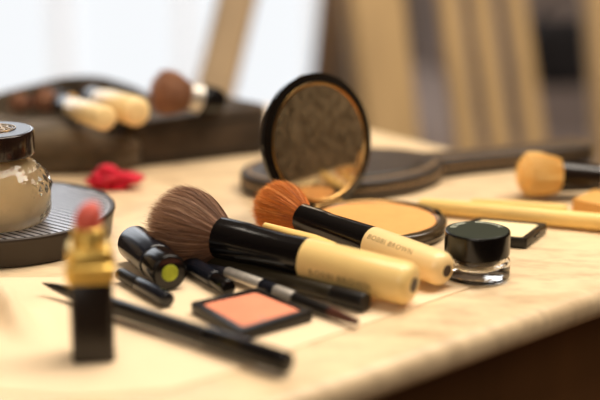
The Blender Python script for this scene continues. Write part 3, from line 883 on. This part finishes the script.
bm = B(); add_loft(bm, [lift(ov(1.018, 0), 0.60), lift(ov(1.028, 0), 0.63), lift(ov(1.028, 0), 0.68), lift(ov(1.016, 0), 0.71)], cap0=False, cap1=False); obj('zipper', bm, M['zipper'], bg)
# soft flap folded down in front of the pouch
fc = Vector((-0.222, 1.0055, 0)); frx, fry = 0.098, 0.0285
def fo(f, z, n=80, e=2.4, wav=0.0):
    out = []
    for i in range(n):
        a = 2 * PI * i / n
        ca, sa = math.cos(a), math.sin(a)
        p = Vector((fc.x + frx * f * abs(ca) ** (2 / e) * (1 if ca >= 0 else -1), fc.y + fry * f * abs(sa) ** (2 / e) * (1 if sa >= 0 else -1), z))
        fade = 1 - math.exp(-((p.x + 0.148) / 0.022) ** 2) * 0.30 * (1 if p.y > fc.y - 0.012 else 0.6)
        h = 1 + wav * (0.9 * noise.noise(Vector((p.x * 26, p.y * 40, 3))) + 0.10 + max(0, -(p.x + 0.20)) * 3.0)
        p.z = z * (h if wav else 1) * (fade if wav else 1)
        out.append(p)
    return out
bm = B()
add_loft(bm, [fo(0.93, 0.0003), fo(0.99, 0.002), fo(1.01, 0.007), fo(1.0, 0.0105), fo(0.985, 0.0112), fo(1.0, 0.012), fo(1.015, 0.018, wav=0.1), fo(0.99, 0.0255, wav=0.25), fo(0.90, 0.0315, wav=0.3), fo(0.75, 0.0340, wav=0.2), fo(0.5, 0.0350, wav=0.16), fo(0.2, 0.035, wav=0.16)])
obj('flap', bm, M['fabric_light'], bg, sharp=70)
# boxy right half
q0 = P(140, 167.5, 0.0); q1 = P(271, 153, 0.0); HBX = 0.040
dq = (q1 - q0).normalized(); nq = Vector((0.06, 1, 0))
q0 = q0 - dq * 0.01
DB = 0.125
poly = rounded([q0, q1, Vector((-0.083, 1.112, 0)), q0 + Vector((-0.02, 0.115, 0))], 0.010, 5)
# order for rounded(): counter-clockwise
def taper(f0, z, sk=0.0):
    c0 = (q0 + q1) / 2 + Vector((-0.025, 0.035, 0))
    return [Vector((c0.x + (p.x - c0.x) * f0, c0.y + (p.y - c0.y) * f0, z * (0.86 + 0.14 * min(1, max(0, (p - q0).dot(dq) / (q1 - q0).length))))) for p in poly]
bm = B()
add_loft(bm, [taper(0.975, 0.0003), taper(0.995, 0.003), taper(1.0, HBX * 0.5), taper(1.0, HBX - 0.004), taper(0.99, HBX - 0.0008), taper(0.97, HBX), taper(0.90, HBX - 0.0004), taper(0.86, HBX - 0.003), taper(0.5, HBX - 0.005)])
obj('box_half', bm, M['fabric_dark'], bg, sharp=70)
bm = B(); add_loft(bm, [taper(1.001, HBX - 0.0105), taper(1.009, HBX - 0.010), taper(1.009, HBX - 0.0075), taper(1.001, HBX - 0.007)], cap0=False, cap1=False); obj('zipper', bm, M['zipper'], bg)
bm = B(); add_loft(bm, [taper(1.001, 0.004), taper(1.008, 0.0045), taper(1.008, 0.0065), taper(1.001, 0.007)], cap0=False, cap1=False); obj('piping', bm, M['zipper'], bg)

# ---- brushes inside the pouch
def case_brush(label, a, b, r, m, capm=None, name='makeup_brush'):
    d = b - a; L = d.length
    t = thing(name, label, 'brush', Vector(((a.x + b.x) / 2, (a.y + b.y) / 2, min(a.z, b.z) - r)), 'brushes inside the case')
    bm = B(); add_lathe(bm, [(0, r * 0.5), (0.001, r * 0.8), (0.004, r), (L * 0.75, r * 0.95), (L, r * 0.8)], a, d, 28); obj('handle', bm, m, t)
    bm = B(); add_lathe(bm, [(L + 0.0001, r * 0.82), (L + 0.02, r * 0.8), (L + 0.021, r * 0.7)], a, d, 28); obj('ferrule', bm, capm or M['black_warm'], t)
    bm = B(); add_lathe(bm, [(L + 0.0211, r * 0.7), (L + 0.03, r * 0.95), (L + 0.037, r * 0.6), (L + 0.039, 0.0005)], a, d, 28); obj('brush_tip', bm, M['bag_core_brown'], t)
    return t
case_brush('thick cream brush handle poking out of the brown case, right one', Y(138, 112, 0.978), Y(101, 101, 1.050), 0.0112, M['cream_pale'])
case_brush('cream brush handle poking out of the brown case, left and nearer one', Y(106, 119, 0.945), Y(72, 107.5, 1.020), 0.0090, M['cream_pale'])
case_brush('slim orange-tan brush handle behind the two cream handles in the case', Y(96, 108, 1.085), Y(70, 100, 1.10), 0.006, M['block'])
for lab, px, py, yy, s in (('small rust brown brush head in the case, right of two rusty ones', 48, 101, 1.085, 1.0), ('small rust brown brush head in the case, leftmost', 20, 103, 1.09, 0.8)):
    c = Y(px, py, yy)
    t = thing('small_brush', lab, 'brush', c - Vector((0, 0, 0.012)), 'brushes inside the case')
    ax = Vector((0.35, 0.8, -0.2)).normalized()
    bristles('bristles', M['hair_russet'], t, c + ax * 0.008, -ax, dome(0.0105 * s, 0.020 * s, 0.006 * s, 0.6), 0.006, 900, seed=int(px), frizz=0.0006)
    bm = B(); add_lathe(bm, rnd(0.0064 * s, 0.0078, 0.022, 0.0006), c, ax, 24); obj('ferrule', bm, M['mahog'], t)

# ---- big brush lying on the box half
fz = HBX + 0.0075
yb = 1.02
f0 = Y(187, 96, yb); f1 = Y(224, 103, yb + 0.012)
d = (f1 - f0).normalized()
t = thing('powder_brush', 'fat russet bristle brush with silver ferrule lying on top of the brush case', 'brush', Vector((f0.x, f0.y, HBX)), 'makeup brushes on the table')
bristles('bristles', M['hair_russet'], t, f0 + d * 0.001, -d, dome(0.0170, 0.030, 0.0105, 0.6), 0.0105, 4500, seed=12, frizz=0.0008, zmin=0.0362)
bm = B(); add_lathe(bm, [(0, 0.0104), (0.0005, 0.0116), (0.003, 0.0112), (0.0045, 0.0116), (0.0065, 0.0112), (0.0105, 0.0116), (0.011, 0.0108)], f0, d, 36); obj('ferrule', bm, M['silver'], t)
bm = B(); add_lathe(bm, [(0.0111, 0.0108), (0.0125, 0.0118), (0.026, 0.0105), (0.030, 0.008), (0.0312, 0.004)], f0, d, 36); obj('handle', bm, M['black'], t)

# ================================================================== CHAIRS
def px2(px, py, y): return Y(px, py, y)
def chair_slat():
    """slat-back chair on the right; its back faces right and towards us"""
    a = math.radians(33)
    bd = Vector((math.cos(a), math.sin(a), 0)); fd = Vector((math.sin(a), -math.cos(a), 0))   # along the back, forwards
    rec = math.tan(math.radians(14))
    zs = -0.29
    def on(px, py, z0=-0.04):
        """point of the reclined back plane through pxl"""
        d_ = ray(px, py); o_ = Vector((0, 0, H))
        p0 = BL0; nrm = bd.cross(Vector((0, 0, 1)) - fd * rec).normalized()
        tt = (p0 - o_).dot(nrm) / d_.dot(nrm)
        return o_ + d_ * tt
    BL0 = Y(381, 100, 1.62)
    t = thing('slat_chair', 'pale wooden chair with three upright slats between wide posts, behind the leather handle', 'chair', (BL0.x + 0.2, BL0.y, FZ))
    up = (Vector((0, 0, 1)) - fd * rec).normalized()
    def bar(name, pA, pB, w, th, m, ext_up, ext_dn, bow=0.0):
        A = on(*pA); Bq = on(*pB)      # A upper, B lower
        dv = (A - Bq).normalized()
        A2 = A + dv * ext_up; B2 = Bq - dv * ext_dn
        pts = []
        for i in range(9):
            f = i / 8
            pts.append(B2.lerp(A2, f) + bd * bow * 4 * f * (1 - f))
        bm = B(); add_ribbonbar(bm, pts, w, th, bd); obj(name, bm, m, t)
        return A2, B2
    Lt, Lb = bar('back_post', (373, 0), (388, 130), 0.080, 0.03, M['chair'], 0.12, 0.19)
    Rt, Rb = bar('back_post', (602, 0), (612, 130), 0.058, 0.03, M['chair'], 0.12, 0.24)
    tops = []
    for xt, xb in ((448, 466), (480, 499), (514, 534)):
        tops.append(bar('slat', (xt, 0), (xb, 140), 0.032, 0.014, M['chair'], 0.11, 0.12))
    bm = B(); add_ribbonbar(bm, [Lt - bd * 0.03, (Lt + Rt) / 2 - fd * 0.015, Rt + bd * 0.03], 0.06, 0.026, up); obj('top_rail', bm, M['chair'], t)
    # low rail under the slats, seat, legs
    lowL = Lb; lowR = Rb
    bm = B(); add_ribbonbar(bm, [Lb.lerp(Lt, 0.17), Rb.lerp(Rt, 0.17)], 0.04, 0.02, up); obj('lower_rail', bm, M['chair'], t)
    sz = min(Lb.z, Rb.z) + 0.01
    bl = Vector((Lb.x, Lb.y, sz)); br = Vector((Rb.x, Rb.y, sz))
    fl = bl + fd * 0.38; fr_ = br + fd * 0.38
    pol = rounded([fl - bd * 0.02, fr_ + bd * 0.02, br + fd * 0.01, bl + fd * 0.01], 0.03, 5)
    bm = B(); add_prism(bm, [(p.x, p.y) for p in pol], sz - 0.03, sz, bev=0.008); obj('seat', bm, M['chair_dark'], t)
    for p, o_ in ((fl + bd * 0.03 - fd * 0.04, fd * 0.02), (fr_ - bd * 0.03 - fd * 0.04, fd * 0.02), (bl + fd * 0.03, -fd * 0.05), (br + fd * 0.03, -fd * 0.05)):
        bm = B(); add_tube(bm, [Vector((p.x, p.y, sz - 0.031)), Vector((p.x + o_.x, p.y + o_.y, FZ))], [0.02, 0.014], 14); obj('leg', bm, M['chair_dark'], t)
    return t
chair_slat()

def chair_open():
    """open-backed chair seen edge on in front of the window"""
    t = thing('open_chair', 'wooden chair with an open back standing in front of the bright window', 'chair', (-0.02, 1.75, FZ))
    A0, A1 = Y(237, 0, 1.50), Y(214, 95, 1.46)
    B0, B1 = Y(330, 0, 1.86), Y(320, 95, 1.83)
    side = Vector((1, 0.1, 0)).normalized()
    def post(u0, u1, w, m, eu, ed):
        dv = (u0 - u1).normalized()
        bm = B(); add_ribbonbar(bm, [u1 - dv * ed, u1, (u0 + u1) / 2, u0, u0 + dv * eu], w, 0.03, side); obj('back_post', bm, m, t)
        return u0 + dv * eu, u1 - dv * ed
    at_, ab = post(A0, A1, 0.046, M['chair_dark'], 0.16, 0.18)
    bt, bb = post(B0, B1, 0.030, M['chair_shadow'], 0.14, 0.12)
    bm = B(); add_ribbonbar(bm, [at_, (at_ + bt) / 2 + Vector((0.02, -0.005, 0.004)), bt], 0.05, 0.022, (0, 0, 1)); obj('top_rail', bm, M['chair_dark'], t)
    sz = -0.31
    fw = Vector((-0.93, 0.36, 0)).normalized()
    s0 = Vector((ab.x, ab.y, sz)); s1 = Vector((bb.x, bb.y, sz))
    pol = [s0 + fw * 0.012, s0 + fw * 0.40, s1 + fw * 0.40, s1 + fw * 0.012]
    bm = B(); add_prism(bm, [(p.x, p.y) for p in pol], sz - 0.03, sz, bev=0.006); obj('seat', bm, M['chair_dark'], t)
    sd = (s1 - s0).normalized()
    for p in (s0 + sd * 0.03 + fw * 0.035, s1 - sd * 0.03 + fw * 0.035, s0 + sd * 0.03 + fw * 0.36, s1 - sd * 0.03 + fw * 0.36):
        bm = B(); add_tube(bm, [Vector((p.x, p.y, sz - 0.031)), Vector((p.x, p.y, FZ))], [0.019, 0.014], 14); obj('leg', bm, M['chair_dark'], t)
chair_open()

# ---- soft furniture behind the slats
def cushion_bm(c, sx, sy, sz, rotz, e=4.0, puff=0.0):
    bm = B(); bmesh.ops.create_cube(bm, size=2.0)
    bmesh.ops.subdivide_edges(bm, edges=bm.edges[:], cuts=9, use_grid_fill=True)
    R_ = Matrix.Rotation(rotz, 3, 'Z')
    for v in bm.verts:
        x, y, z = v.co
        l = (abs(x) ** e + abs(y) ** e + abs(z) ** e) ** (1 / e)
        m_ = max(abs(x), abs(y), abs(z)); s_ = m_ / l
        x, y, z = x * s_, y * s_, z * s_
        v.co = Vector(c) + R_ @ Vector((x * sx, y * sy, z * sz))
    return bm
ar = thing('armchair', 'grey upholstered armchair behind the slat chair at the right', 'armchair', (0.62, 2.75, FZ))
obj('seat', cushion_bm((0.62, 2.55, -0.50), 0.34, 0.36, 0.12, 0.0, 6), M['grey_fabric'], ar)
obj('backrest', cushion_bm((0.62, 2.90, -0.20), 0.36, 0.09, 0.40, 0.0, 6), M['grey_fabric'], ar)
for sx in (-1, 1):
    obj('armrest', cushion_bm((0.62 + sx * 0.36, 2.62, -0.42), 0.07, 0.40, 0.18, 0.0, 6), M['grey_fabric'], ar)
    for sy in (-1, 1):
        bm = B(); add_tube(bm, [(0.62 + sx * 0.3, 2.6 + sy * 0.28, -0.61), (0.62 + sx * 0.3, 2.6 + sy * 0.28, FZ)], [0.022, 0.016], 14); obj('leg', bm, M['chair_dark'], ar)
# black bag hanging over the armchair back
c = Y(563, 52, 2.42)
hb = thing('shoulder_bag', 'black bag resting on the grey armchair, seen through the chair back', 'bag', c - Vector((0, 0, 0.07)))
obj('bag_body', cushion_bm(c, 0.075, 0.05, 0.062, 0.1, 4.5), M['charcoal'], hb)
bm = B(); add_tube(bm, [c + Vector((0.05 * math.cos(a), 0.0, 0.06 + 0.05 * math.sin(a))) for a in [PI * i / 12 for i in range(13)]], 0.006, 10); obj('strap', bm, M['charcoal'], hb)
# dark coat-like drape left of the slats
c = Y(416, 34, 2.3)

# ================================================================== LIGHTS, WORLD, CAMERA
W = bpy.data.worlds.new('World'); bpy.context.scene.world = W; W.use_nodes = True
W.node_tree.nodes['Background'].inputs[0].default_value = (0.9, 0.95, 1, 1)
W.node_tree.nodes['Background'].inputs[1].default_value = 0.5
def area(name, loc, tgt, size, power, col, sy=None):
    l = bpy.data.lights.new(name, 'AREA'); l.energy = power; l.color = col; l.size = size
    if sy: l.shape = 'RECTANGLE'; l.size_y = sy
    o = bpy.data.objects.new(name, l); C.objects.link(o); o.location = loc
    o.rotation_euler = (Vector(tgt) - Vector(loc)).to_track_quat('-Z', 'Y').to_euler()
    return o
area('window_daylight', (-0.95, YB - 0.1, 0.55), (0.0, 0.9, 0.0), 2.0, 22, (0.88, 0.94, 1.0), 1.8)
area('ceiling_lamp', (0.25, 1.05, 1.85), (0.1, 0.95, 0.0), 1.3, 46, (1.0, 0.89, 0.75))
area('front_fill', (-0.7, -1.3, 1.3), (0.0, 0.8, 0.0), 1.2, 16, (1.0, 0.89, 0.76))  # added soft fill behind the camera, not a lamp of the room
area('chair_fill', (1.3, 1.3, 1.85), (0.5, 2.0, -0.3), 1.0, 40, (1.0, 0.90, 0.78))  # added light to brighten the chairs, no lamp stands there

cam = bpy.data.cameras.new('camera'); co = bpy.data.objects.new('camera', cam); C.objects.link(co)
co.location = (0, 0, H); co.rotation_euler = (PI / 2 - PITCH, 0, 0)
cam.sensor_width = 36; cam.lens = 36 * F / 600; cam.clip_start = 0.01
cam.dof.use_dof = True; cam.dof.focus_distance = 0.80; cam.dof.aperture_fstop = 2.8; cam.dof.aperture_blades = 0
bpy.context.scene.camera = co

for o in list(bpy.data.objects):
    if '_org' in o: del o['_org']
    if o.parent is None: o.location.z += T
sc = bpy.context.scene
sc.view_settings.view_transform = 'Standard'
sc.view_settings.look = 'None'
sc.cycles.use_denoising = True
sc.cycles.max_bounces = 10
sc.cycles.transmission_bounces = 10
